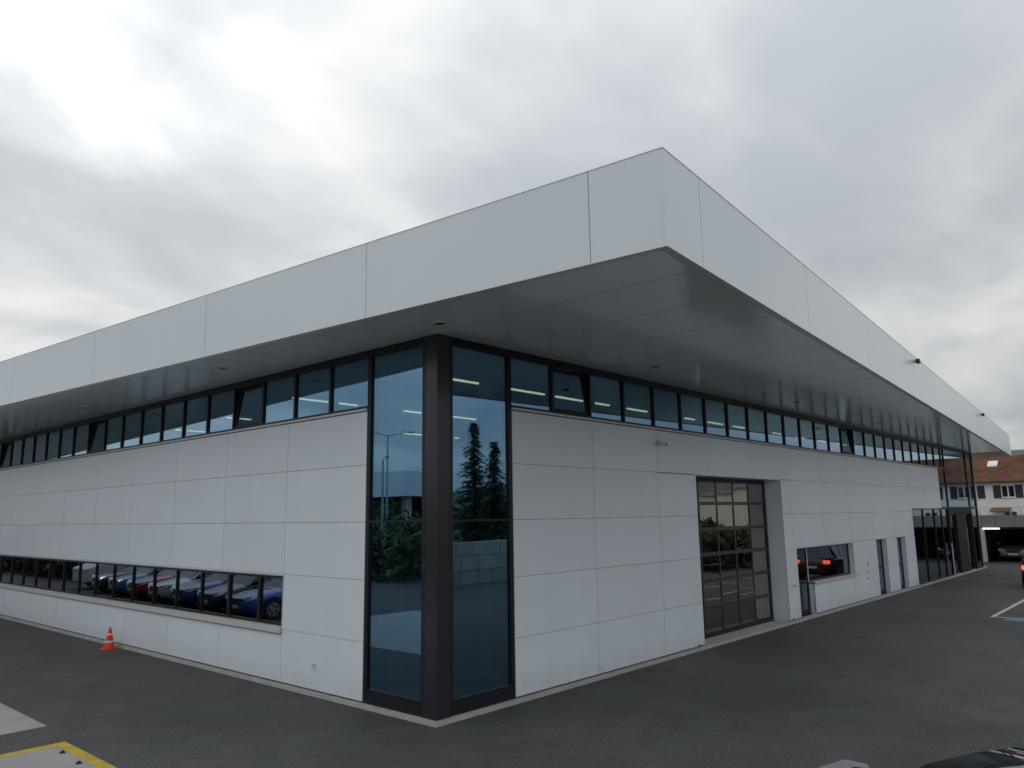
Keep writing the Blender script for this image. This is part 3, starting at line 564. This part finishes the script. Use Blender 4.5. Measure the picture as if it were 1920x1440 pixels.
# ------------------------------------------------------------------ cars
def lerp(a, b, t): return a+(b-a)*t
def interp(tab, x):
    for (x0, v0), (x1, v1) in zip(tab, tab[1:]):
        if x <= x1: return lerp(v0, v1, 0 if x1 == x0 else max(0, (x-x0)/(x1-x0)))
    return tab[-1][1]
def paint(color, metal=0.4): return mat('car paint', color, 0.3, metal=metal, coat=1.0)
def car(label, loc, heading, color, kind='hatch', group=None, name='parked_car', lit=False, roofglass=False):
    """nose points along local -X; heading turns it"""
    t = thing(name, label, 'car', (loc[0], loc[1], 0), heading-PI, group)
    P = paint(color); 
    if kind == 'suv': Ln, Wd, belt, top, hood = 4.6, 0.93, 1.02, 1.66, 1.02
    elif kind == 'sedan': Ln, Wd, belt, top, hood = 4.6, 0.91, 0.93, 1.43, 0.90
    else: Ln, Wd, belt, top, hood = 4.15, 0.88, 0.93, 1.48, 0.90
    wf_, wr_ = 0.83, Ln-0.85
    a0 = 1.15 if kind != 'sedan' else 1.35; a1 = a0+0.85; b1 = Ln-(0.55 if kind == 'suv' else 0.75 if kind == 'hatch' else 1.45); b0 = Ln-(0.12 if kind == 'suv' else 0.18 if kind == 'hatch' else 0.75)
    half = [(0, 0.62*Wd), (0.10, 0.80*Wd), (0.35, 0.92*Wd), (0.9, 0.99*Wd), (1.6, Wd), (Ln-1.2, Wd), (Ln-0.4, 0.95*Wd), (Ln-0.08, 0.84*Wd), (Ln, 0.72*Wd)]
    zb = [(0, 0.34), (0.15, 0.24), (0.4, 0.20), (Ln-0.4, 0.22), (Ln-0.1, 0.28), (Ln, 0.38)]
    zt_ = [(0, 0.62), (0.08, 0.70), (0.3, hood-0.14), (0.7, hood-0.05), (a0, hood+0.03), (a0+0.3, belt+0.02), (Ln-1.0, belt+0.04), (Ln-0.3, belt+0.03), (Ln-0.06, belt-0.06), (Ln, belt-0.22)]
    st = [0, 0.05, 0.12, 0.25, 0.4, 0.6, 0.83, 1.1, 1.4, 1.8, 2.3, 2.8, Ln-1.3, Ln-0.85, Ln-0.5, Ln-0.25, Ln-0.1, Ln-0.03, Ln]
    b = MB(); ring = []
    for x in st:
        w = interp(half, x); z0 = interp(zb, x); z1 = interp(zt_, x); zm = lerp(z0, z1, 0.55); sh = lerp(z0, z1, 0.86)
        pts = [(0.0, z0), (w*0.86, z0), (w*0.97, lerp(z0, z1, 0.15)), (w, zm), (w*0.985, sh), (w*0.93, lerp(sh, z1, 0.75)), (w*0.62, z1+0.012), (0.0, z1+0.03)]
        full = [(x, y, z) for y, z in pts]+[(x, -y, z) for y, z in pts[-2:0:-1]]
        ring.append(full)
    n = len(ring[0]); vs = [p for r in ring for p in r]; fs = [(j*n+i, (j+1)*n+i, (j+1)*n+(i+1) % n, j*n+(i+1) % n) for j in range(len(ring)-1) for i in range(n)]
    fs += [tuple(range(n)), tuple(range((len(ring)-1)*n+n-1, (len(ring)-1)*n-1, -1))]
    b.add(vs, fs); body = b.build('car_body', P, t, smooth=True, subsurf=1)
    # glasshouse
    wb, wt = 0.90*Wd, 0.70*Wd; zb_ = belt-0.01
    gst = [(a0-0.02, 0), (a0+0.42, 0.5), (a1, 0.95), (a1+0.35, 1.0), (lerp(a1, b1, 0.5), 1.02), (b1-0.2, 0.98), (b1, 0.93), (lerp(b1, b0, 0.5), 0.5), (b0, 0.0)]
    def sect(x, h, e=0.0):
        z1 = zb_+(top-zb_)*h; w1 = lerp(wb, wt, h)
        return [(x, -wb-e, zb_), (x, -w1-e, z1), (x, -w1*0.7, z1+0.035*min(1, h*2)+e), (x, 0, z1+0.05*min(1, h*2)+e), (x, w1*0.7, z1+0.035*min(1, h*2)+e), (x, w1+e, z1), (x, wb+e, zb_)]
    g = MB(); vs = []; 
    for x, h in gst: vs += sect(x, h)
    m = 7; fs = [(j*m+i, j*m+i+1, (j+1)*m+i+1, (j+1)*m+i) for j in range(len(gst)-1) for i in range(m-1)]; g.add(vs, fs)
    g.build('window_glass', X['carglass'], t, smooth=False)
    inn = MB(); inn.box((a1-0.1, -wb*0.9, 0.5), (b0-0.3, wb*0.9, belt-0.05)); inn.build('cabin_interior', X['black'], t)
    r = MB(); vs = []
    gr = [(a1-0.03, 0.955), (a1+0.35, 1.0), (lerp(a1, b1, 0.5), 1.02), (b1-0.2, 0.98), (b1+0.02, 0.93)]
    for x, h in gr: s_ = sect(x, h, 0.006); vs += [s_[1]]+s_[2:5]+[s_[5]]
    m = 5; r.add(vs, [(j*m+i, j*m+i+1, (j+1)*m+i+1, (j+1)*m+i) for j in range(len(gr)-1) for i in range(m-1)])
    if roofglass:
        r.build('roof_glass', X['carglass'], t, smooth=True)
    else: r.build('roof_panel', P, t, smooth=True)
    def strut(x0, h0, x1, h1, wd, nm='pillar', mm=None):
        for s in (-1, 1):
            def P3(x, h, e=0.008): return Vector((x, s*(lerp(wb, wt, h)+e), zb_+(top-zb_)*h))
            q = MB(); A, Bq, C, Dq = P3(x0-wd/2, h0), P3(x0+wd/2, h0), P3(x1+wd/2, h1), P3(x1-wd/2, h1)
            q.add([A, Bq, C, Dq]+[v+Vector((0, -s*0.03, 0)) for v in (A, Bq, C, Dq)], [(0, 1, 2, 3), (7, 6, 5, 4), (0, 4, 5, 1), (1, 5, 6, 2), (2, 6, 7, 3), (3, 7, 4, 0)]); q.build(nm, mm or P, t)
    strut(a0, 0.0, a1, 0.96, 0.07); strut(lerp(a1, b1, 0.48), 0.0, lerp(a1, b1, 0.46), 1.0, 0.08, mm=X['plastic_black']); strut(b0-0.05, 0.0, b1, 0.93, 0.12)
    for s in (-1, 1):      # roof rails / cant rails
        q = MB(); q.cyl((a1, s*(wt+0.008), top-0.03), (lerp(a1, b1, 0.5), s*(wt+0.008), top+0.012), 0.022, n=6); q.cyl((lerp(a1, b1, 0.5), s*(wt+0.008), top+0.012), (b1, s*(wt+0.008), top-0.04), 0.022, n=6); q.build('roof_rail', X['steel'] if kind == 'suv' or roofglass else P, t)
        q = MB(); q.box((a0+0.28, s*(Wd-0.02), belt+0.02), (a0+0.42, s*(Wd+0.20), belt+0.15)); q.build('wing_mirror', P, t, bevel=0.03)
        # lamps wrap round the corners
        y0, y1 = s*0.50*Wd, s*0.86*Wd
        q = MB(); q.add([(0.02, y0, 0.62), (0.10, y1, 0.66), (0.34, s*0.945*Wd, 0.70), (0.34, s*0.945*Wd, 0.78), (0.14, y1, 0.78), (0.08, y0, 0.72),
                         (0.2, y0, 0.62), (0.3, y1*0.95, 0.66), (0.4, s*0.9*Wd, 0.70), (0.4, s*0.9*Wd, 0.76), (0.3, y1*0.95, 0.76), (0.2, y0, 0.70)],
                        [(0, 1, 4, 5), (1, 2, 3, 4), (5, 4, 10, 11), (4, 3, 9, 10), (0, 6, 7, 1), (1, 7, 8, 2), (0, 5, 11, 6)]); q.build('headlight', X['headlamp'], t)
        zl = belt-0.16
        q = MB(); q.box((Ln-0.16, s*0.60*Wd, zl-0.09), (Ln+0.012, s*0.885*Wd, zl+0.07)); q.build('tail_light', X['tail_on'] if lit else X['tail'], t, bevel=0.02)
    for wx in (wf_, wr_):
        for s in (-1, 1):
            R = 0.33 if kind != 'suv' else 0.36
            q = MB(); q.cyl((wx, s*(Wd-0.02), R+0.02), (wx, s*(Wd+0.004), R+0.02), R+0.06, n=26); q.build('wheel_arch', X['plastic_black'], t)
            q = MB(); q.cyl((wx, s*(Wd-0.2), R), (wx, s*(Wd+0.012), R), R, n=26); w = q.build('wheel', X['tyre'], t)
            q = MB(); q.cyl((wx, s*(Wd+0.0125), R), (wx, s*(Wd+0.02), R), 0.22, n=20); rm = q.build('rim', X['rim'], w)
            q = MB()
            for k in range(5):
                an = k*2*PI/5; q.cyl((wx+0.13*math.cos(an+0.63), s*(Wd+0.0201), R+0.13*math.sin(an+0.63)), (wx+0.13*math.cos(an+0.63), s*(Wd+0.024), R+0.13*math.sin(an+0.63)), 0.05, n=8)
            q.build('rim_opening', X['black'], w)
    q = MB(); q.add([(-0.012, -0.3, 0.50), (-0.012, 0.3, 0.50), (0.0, 0.36, 0.70), (0.0, -0.36, 0.70), (0.1, -0.3, 0.50), (0.1, 0.3, 0.5), (0.1, 0.36, 0.7), (0.1, -0.36, 0.7)], [(0, 3, 2, 1), (0, 1, 5, 4), (2, 3, 7, 6), (1, 2, 6, 5), (3, 0, 4, 7)]); q.build('grille', X['plastic_black'], t)
    MB().box((0.0, -0.55, 0.27), (0.12, 0.55, 0.40)).build('bumper_intake', X['plastic_black'], t)
    MB().box((-0.03, -0.26, 0.40), (-0.013, 0.26, 0.51)).build('number_plate', X['plastic_white'], t)
    MB().box((Ln+0.002, -0.26, 0.55), (Ln+0.016, 0.26, 0.66)).build('number_plate', X['plastic_white'], t)
    return t
X['headlamp'] = mat('headlamp glass', (0.55, 0.57, 0.6), 0.1, metal=0.6, coat=1)
X['tail'] = mat('tail lamp', (0.25, 0.01, 0.01), 0.15, coat=1)
X['tail_on'] = mat('lit tail lamp', (0.5, 0.02, 0.01), 0.2, emis=(1.0, 0.10, 0.04), es=2.0)
h0 = PI     # heading argument is the direction of the nose
# cars: nose direction (angle), loc is the middle of the nose
def put(label, nose, ang, color, **k): return car(label, nose, ang, color, **k)
put('dark red car with lit tail light at the right edge of the yard', (32.75, -4.40), 0.0, (0.10, 0.012, 0.015), kind='suv', lit=True)
put('silver saloon parked nose out under the garage deck', (46.7, -0.35), PI, (0.20, 0.22, 0.25), kind='sedan')
put('dark saloon parked deeper under the garage deck', (47.4, -3.1), PI, (0.05, 0.05, 0.06), kind='sedan')
put('black car with pale sky on its glass roof, closest to the camera', (-1.0, -5.86), math.radians(64), (0.012, 0.014, 0.022), kind='sedan', roofglass=True)
put('dark grey estate parked in a white lined bay', (17.0, -7.6), PI, (0.05, 0.055, 0.06), kind='sedan')
row = [((0.03, 0.10, 0.42), 'bright blue'), ((0.01, 0.011, 0.014), 'black'), ((0.02, 0.05, 0.25), 'dark blue'), ((0.50, 0.58, 0.57), 'pale silver'), ((0.35, 0.012, 0.02), 'red'), ((0.06, 0.20, 0.42), 'mid blue'), ((0.03, 0.035, 0.04), 'charcoal')]
for k, (cc, nm) in enumerate(row):
    put('%s car in the row mirrored in the low windows' % nm, (-4.3-0.15*k, 14.3+2.35*k), 0.0, cc, kind='hatch' if k % 2 else 'sedan', group='cars parked in a row opposite the left wall')

# ------------------------------------------------------------------ garage deck at the far end
K = thing('garage_deck', 'low concrete parking deck with grey parapet, beyond the showroom end', 'garage')
for k in range(12): piece('parapet_panel', X['concrete'], K, (46.0, 1.30-k*1.05, 2.08), (46.15, 1.30-k*1.05-1.03, 2.78))
for k in range(6): piece('parapet_panel', X['concrete'], K, (46.0, 7.65-k*1.05, 2.08), (46.15, 7.65-k*1.05-1.03, 2.78))
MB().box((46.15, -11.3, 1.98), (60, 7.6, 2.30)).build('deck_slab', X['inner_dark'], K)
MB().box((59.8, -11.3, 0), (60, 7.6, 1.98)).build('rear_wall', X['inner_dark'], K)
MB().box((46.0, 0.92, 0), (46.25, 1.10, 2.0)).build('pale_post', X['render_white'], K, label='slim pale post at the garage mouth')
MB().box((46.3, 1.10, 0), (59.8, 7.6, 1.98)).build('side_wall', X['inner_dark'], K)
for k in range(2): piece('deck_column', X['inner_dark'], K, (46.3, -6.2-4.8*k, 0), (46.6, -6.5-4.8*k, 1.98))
rl = MB()
for k in range(6): rl.cyl((46.07, 1.0-2.1*k, 2.78), (46.07, 1.0-2.1*k, 3.25), 0.015, n=5)
rl.cyl((46.07, 1.3, 3.25), (46.07, -11.2, 3.25), 0.012, n=5); rl.build('railing', X['steel'], K)
t = thing('garage_strip_light', 'warm lit strip light at the garage ceiling beside the pale post', 'strip light', (45.96, 0.0, 1.98))
MB().box((0, 0.05, -0.02), (0.035, 1.0, 0.06)).build('lamp_housing', X['plastic_white'], t); MB().box((-0.03, 0.08, -0.03), (-0.001, 0.97, 0.04)).build('lamp_tube', X['lamp_warm'], t)

# ------------------------------------------------------------------ house beyond the deck
Hs = thing('terraced_house', 'white house with brown hipped tile roof and dark shutters beyond the parking deck', 'house')
hx, hy0, hy1, ez = 78.0, -26.0, 12.0, 5.72
MB().box((hx, hy0, 0), (hx+9, hy1, ez)).build('wall', X['render_white'], Hs)
rfh = MB(); o_ = 0.55; rzv = 8.45
v = [(hx-o_, hy0-o_, ez), (hx+9+o_, hy0-o_, ez), (hx+9+o_, hy1+o_, ez), (hx-o_, hy1+o_, ez), (hx+4.5, hy0+4, rzv), (hx+4.5, hy1-4, rzv)]
rfh.add(v, [(0, 4, 5, 3), (1, 2, 5, 4), (0, 1, 4), (2, 3, 5)]); hr = rfh.build('roof', X['tiles'], Hs)
# tile courses
crs = MB()
for k in range(1, 24):
    f_ = k/24; xa = lerp(hx-o_, hx+4.5, f_); za = lerp(ez, rzv, f_); crs.box((xa-0.03, lerp(hy0-o_, hy0+4, f_)+0.1, za-0.01), (xa+0.05, lerp(hy1+o_, hy1-4, f_)-0.1, za+0.045))
oc = crs.build('tile_courses', X['tiles'], Hs); oc['kind'] = 'stuff'
MB().box((hx-o_-0.12, hy0-o_, ez-0.10), (hx-o_+0.02, hy1+o_, ez+0.03)).build('gutter', X['shutter'], Hs)
MB().box((hx-o_+0.02, hy0-o_, ez-0.03), (hx, hy1+o_, ez-0.001)).build('eave_board', X['wood'], Hs)
sk = MB(); sk.add([(0, 0, 0), (0, 0.85, 0), (0.85, 0.85, 0.5), (0.85, 0, 0.5), (0, 0, 0.12), (0, 0.85, 0.12), (0.85, 0.85, 0.62), (0.85, 0, 0.62)], [(4, 7, 6, 5), (0, 4, 5, 1), (0, 3, 7, 4), (1, 5, 6, 2), (2, 6, 7, 3)])
sk.build('roof_window', X['render_white'], Hs, (hx+2.3, 5.55, 7.28)); MB().box((0.1, 0.1, 0.0), (0.2, 0.7, 0.05)).build('roof_window_flashing', X['steel'], Hs, (hx+2.1, 5.55, 7.2))
k = -2
while True:
    yc = 4.5+3.15*2*0-k*3.15
    k += 1
    if yc < hy0+2: break
    if yc > hy1-1.5: continue
    for z0, z1, sh_ in ((4.20, 5.35, True), (1.7, 2.9, False)):
        w = MB(); x_ = hx-0.03; ww = 0.55
        w.box((x_, yc-ww, z0), (hx, yc-ww+0.07, z1)); w.box((x_, yc+ww-0.07, z0), (hx, yc+ww, z1)); w.box((x_, yc-ww+0.07, z0), (hx, yc+ww-0.07, z0+0.07)); w.box((x_, yc-ww+0.07, z1-0.07), (hx, yc+ww-0.07, z1)); w.box((x_, yc-0.06, z0+0.07), (hx, yc+0.06, z1-0.07))
        wo = w.build('window', X['plastic_white'], Hs)
        for a, b in ((-ww+0.07, -0.06), (0.06, ww-0.07)): MB().box((x_+0.01, yc+a, z0+0.07), (hx-0.005, yc+b, z1-0.07)).build('pane', X['carglass'], wo)
        MB().box((hx-0.12, yc-ww-0.05, z0-0.06), (hx-0.001, yc+ww+0.05, z0-0.001)).build('window_sill', X['plastic_white'], wo)
        if sh_:
            for a in (-ww-0.66, ww+0.04): MB().box((hx-0.07, yc+a, z0-0.05), (hx-0.001, yc+a+0.62, z1+0.02)).build('shutter', X['shutter'], Hs)
aw = MB(); aw.add([(76.6, 4.4, 2.95), (76.6, 6.0, 2.95), (78, 6.0, 3.25), (78, 4.4, 3.25), (76.6, 4.4, 2.85), (76.6, 6.0, 2.85), (78, 6.0, 3.15), (78, 4.4, 3.15)], [(0, 3, 2, 1), (4, 5, 6, 7), (0, 1, 5, 4), (1, 2, 6, 5), (3, 0, 4, 7), (2, 3, 7, 6)]); aw.build('awning', X['wood'], Hs)

# ------------------------------------------------------------------ far hill
def hill(cx, cy, lx, ly, hmax, nx=70, ny=24, seed=1):
    rnd = random.Random(seed); vs = []; fs = []
    for j in range(ny+1):
        for i in range(nx+1):
            a = i/nx; b = j/ny; e = math.sin(PI*a)**0.6*math.sin(PI*b)
            vs.append((cx+lx*(b-0.5), cy+ly*(a-0.5), hmax*e*(0.8+0.25*math.sin(5*a+seed))+rnd.uniform(-1, 1.6)*(1 if 0 < j < ny else 0)-0.5))
    for j in range(ny):
        for i in range(nx): fs.append((j*(nx+1)+i, (j+1)*(nx+1)+i, (j+1)*(nx+1)+i+1, j*(nx+1)+i+1))
    return struct(MB().add(vs, fs).build('hill', X['hill']))
hill(460, -60, 200, 420, 44, seed=3)
hill(260, -190, 160, 420, 17, seed=5)

# ------------------------------------------------------------------ trees behind the photographer (they show in the glazing)
def spruce(loc, h, lab, seed):
    rnd = random.Random(seed); t = thing('spruce_tree', lab, 'tree', loc, 0, 'spruces across the yard')
    MB().cyl((0, 0, 0), (0, 0, h*0.97), h*0.018, 0.02, n=9).build('trunk', X['bark'], t)
    m = MB(); z = h*0.06
    while z < h*0.985:
        R = (h*0.20)*(1-z/h)**0.85+0.12; n = max(5, int(9+6*(1-z/h)))
        for k in range(n):
            a = rnd.uniform(0, 2*PI); Rk = R*rnd.choice((rnd.uniform(0.35, 0.8), rnd.uniform(0.8, 1.3))); dr = -0.25*Rk*rnd.uniform(0.5, 1.3); steps = max(3, int(Rk/0.15))
            for s in range(steps):
                f = (s+0.5)/steps; c0 = Vector((math.cos(a)*Rk*f, math.sin(a)*Rk*f, z+dr*f+0.12*math.sin(f*PI)))
                for q in range(3):
                    d = Vector((math.cos(a+rnd.uniform(-1.2, 1.2)), math.sin(a+rnd.uniform(-1.2, 1.2)), rnd.uniform(-0.8, 0.5)))*rnd.uniform(0.14, 0.40); e = Vector((rnd.uniform(-1, 1), rnd.uniform(-1, 1), rnd.uniform(-0.4, 0.4)))*0.09
                    m.add([c0-e, c0+e, c0+d], [(0, 1, 2)])
        z += h*0.012+0.05
    m.build('crown', X['needles'], t)
spruce((34.0, -32.6, 0), 10.4, 'taller spruce across the yard, mirrored in the corner glass', 3); spruce((34.6, -31.0, 0), 8.9, 'shorter spruce beside the taller one, mirrored in the corner glass', 4)
def leafmass(name, boxes, m, label, n=9000, sz=0.5, seed=2, cat='hedge'):
    rnd = random.Random(seed); b = MB()
    for (x0, y0, x1, y1, h) in boxes:
        for i in range(n//len(boxes)):
            x = rnd.uniform(x0, x1); y = rnd.uniform(y0, y1); hh = h*(0.75+0.25*math.sin(x*0.9)*math.cos(y*0.8+x*0.3)); z = hh*math.sqrt(rnd.random()); c0 = Vector((x, y, z))
            d = Vector((rnd.gauss(0, 1), rnd.gauss(0, 1), rnd.gauss(0, 1)))*sz; e = Vector((rnd.gauss(0, 1), rnd.gauss(0, 1), rnd.gauss(0, 1)))*sz
            b.add([c0, c0+d, c0+e], [(0, 1, 2)])
    o = b.build(name, m); o['kind'] = 'stuff'; return o
leafmass('hedge', [(-11, 36, -7, 64, 2.4)], X['leaves'], 'hedge', 14000, 0.2, seed=9)
leafmass('hedge', [(33, -30, 40, -10.5, 2.5)], X['leaves'], 'hedge', 16000, 0.2, seed=11)
leafmass('tree_belt', [(16, -44, 33, -36, 4.2), (36, -40, 60, -30, 4.6), (-30, 30, -13, 62, 4.6), (-40, 42, -22, 50, 5.0), (-24, 20, -16, 40, 3.0)], X['leaves'], 'trees', 42000, 0.24)
# block wall across the yard
Wl = thing('block_wall', 'pale stone block retaining wall on the far side of the yard, mirrored in the corner glass', 'wall')
for j in range(3):
    x = 2.0+(0.6 if j % 2 else 0)
    while x < 30:
        w = random.uniform(0.9, 1.5); piece('stone_block', X['rock'], Wl, (x, -17.6+random.uniform(-0.04, 0.04), j*0.66), (x+w-0.03, -17.0, j*0.66+0.64)); x += w
# street lamps
def lamp_post(loc, h, arms, lab):
    t = thing('street_lamp', lab, 'street lamp', loc, 0, 'street lamps across the yard')
    MB().cyl((0, 0, 0), (0, 0, h), 0.09, 0.05, n=10).build('lamp_pole', X['steel'], t)
    for a in arms:
        e = Vector((math.cos(a), math.sin(a), 0)); m = MB(); m.cyl((0, 0, h-0.05), e*1.3+Vector((0, 0, h+0.25)), 0.035, n=8); m.build('lamp_arm', X['steel'], t)
        m = MB(); p = e*1.3+Vector((0, 0, h+0.25)); m.cyl(p-e*0.05, p+e*0.75+Vector((0, 0, 0.08)), 0.09, 0.06, n=8); m.build('lamp_head', X['trimgrey'], t)
lamp_post((-25.0, 32.3, 0), 8.8, (0.2, 0.2+PI), 'tall double armed street lamp mirrored in the left corner glass'); lamp_post((-18.7, 24.9, 0), 6.4, (2.4,), 'shorter single armed street lamp mirrored in the left corner glass')
# flat roofed pavilion opposite the left side
Pv = thing('flat_roofed_pavilion', 'low flat roofed building with pale roof band, mirrored in the left corner glass', 'building')
MB().box((-58, 40, 4.9), (-33, 70, 7.0)).build('roof_band', X['panel'], Pv); MB().box((-56, 43, 0), (-36, 68, 4.9)).build('wall', X['inner_dark'], Pv)
for k in range(6):
    w = MB().box((-54+3*k, 42.9, 0.6), (-51.6+3*k, 42.99, 4.0)).build('window', X['carglass'], Pv)
for x, y in ((-35, 42), (-35, 52)): MB().box((x-0.3, y-0.3, 0), (x+0.3, y+0.3, 4.9)).build('column', X['render_white'], Pv)

# cream workshop hall across the yard, mirrored in the garage door
Cw = thing('workshop_hall', 'low cream workshop hall across the yard, mirrored in the garage door panes', 'building')
MB().box((48, -36, 0), (64, -13.5, 4.6)).build('wall', X['render_white'], Cw); MB().box((47.8, -36.2, 4.6), (64.2, -13.3, 4.9)).build('roof', X['trimgrey'], Cw)
for k in range(1): MB().box((47.92, -34.5+3.5*k, 2.6), (47.999, -32.6+3.5*k, 3.6)).build('window', X['carglass'], Cw)
# white van at the end of the row of cars
V = thing('delivery_van', 'white delivery van beyond the row of cars opposite the left wall', 'van', (-5.6, 31.5, 0))
vb = MB(); pr = [(0, 0.35), (0, 1.0), (0.9, 1.25), (1.6, 2.15), (5.2, 2.3), (5.3, 0.35)]
vb.add([(-x, -0.95, z) for x, z in pr]+[(-x, 0.95, z) for x, z in pr], [tuple(range(6)), tuple(range(11, 5, -1))]+[(i, i+6, (i+1) % 6+6, (i+1) % 6) for i in range(6)])
vb.build('van_body', paint((0.6, 0.61, 0.62), 0.0), V, bevel=0.05)
ws = MB().add([(-0.93, -0.8, 1.32), (-0.93, 0.8, 1.32), (-1.5, 0.75, 2.08), (-1.5, -0.75, 2.08)], [(0, 1, 2, 3)]); ws.v = [(x+0.03, y, z+0.02) for x, y, z in ws.v]; ws.build('windscreen', X['carglass'], V)
for x in (-0.95, -4.3):
    for y in (-0.96, 0.76): MB().cyl((x, y, 0.34), (x, y+0.2, 0.34), 0.34, n=20).build('wheel', X['tyre'], V)
for y in (-0.75, 0.5): MB().box((-0.04, y, 0.75), (0.02, y+0.25, 0.93)).build('headlight', X['headlamp'], V)
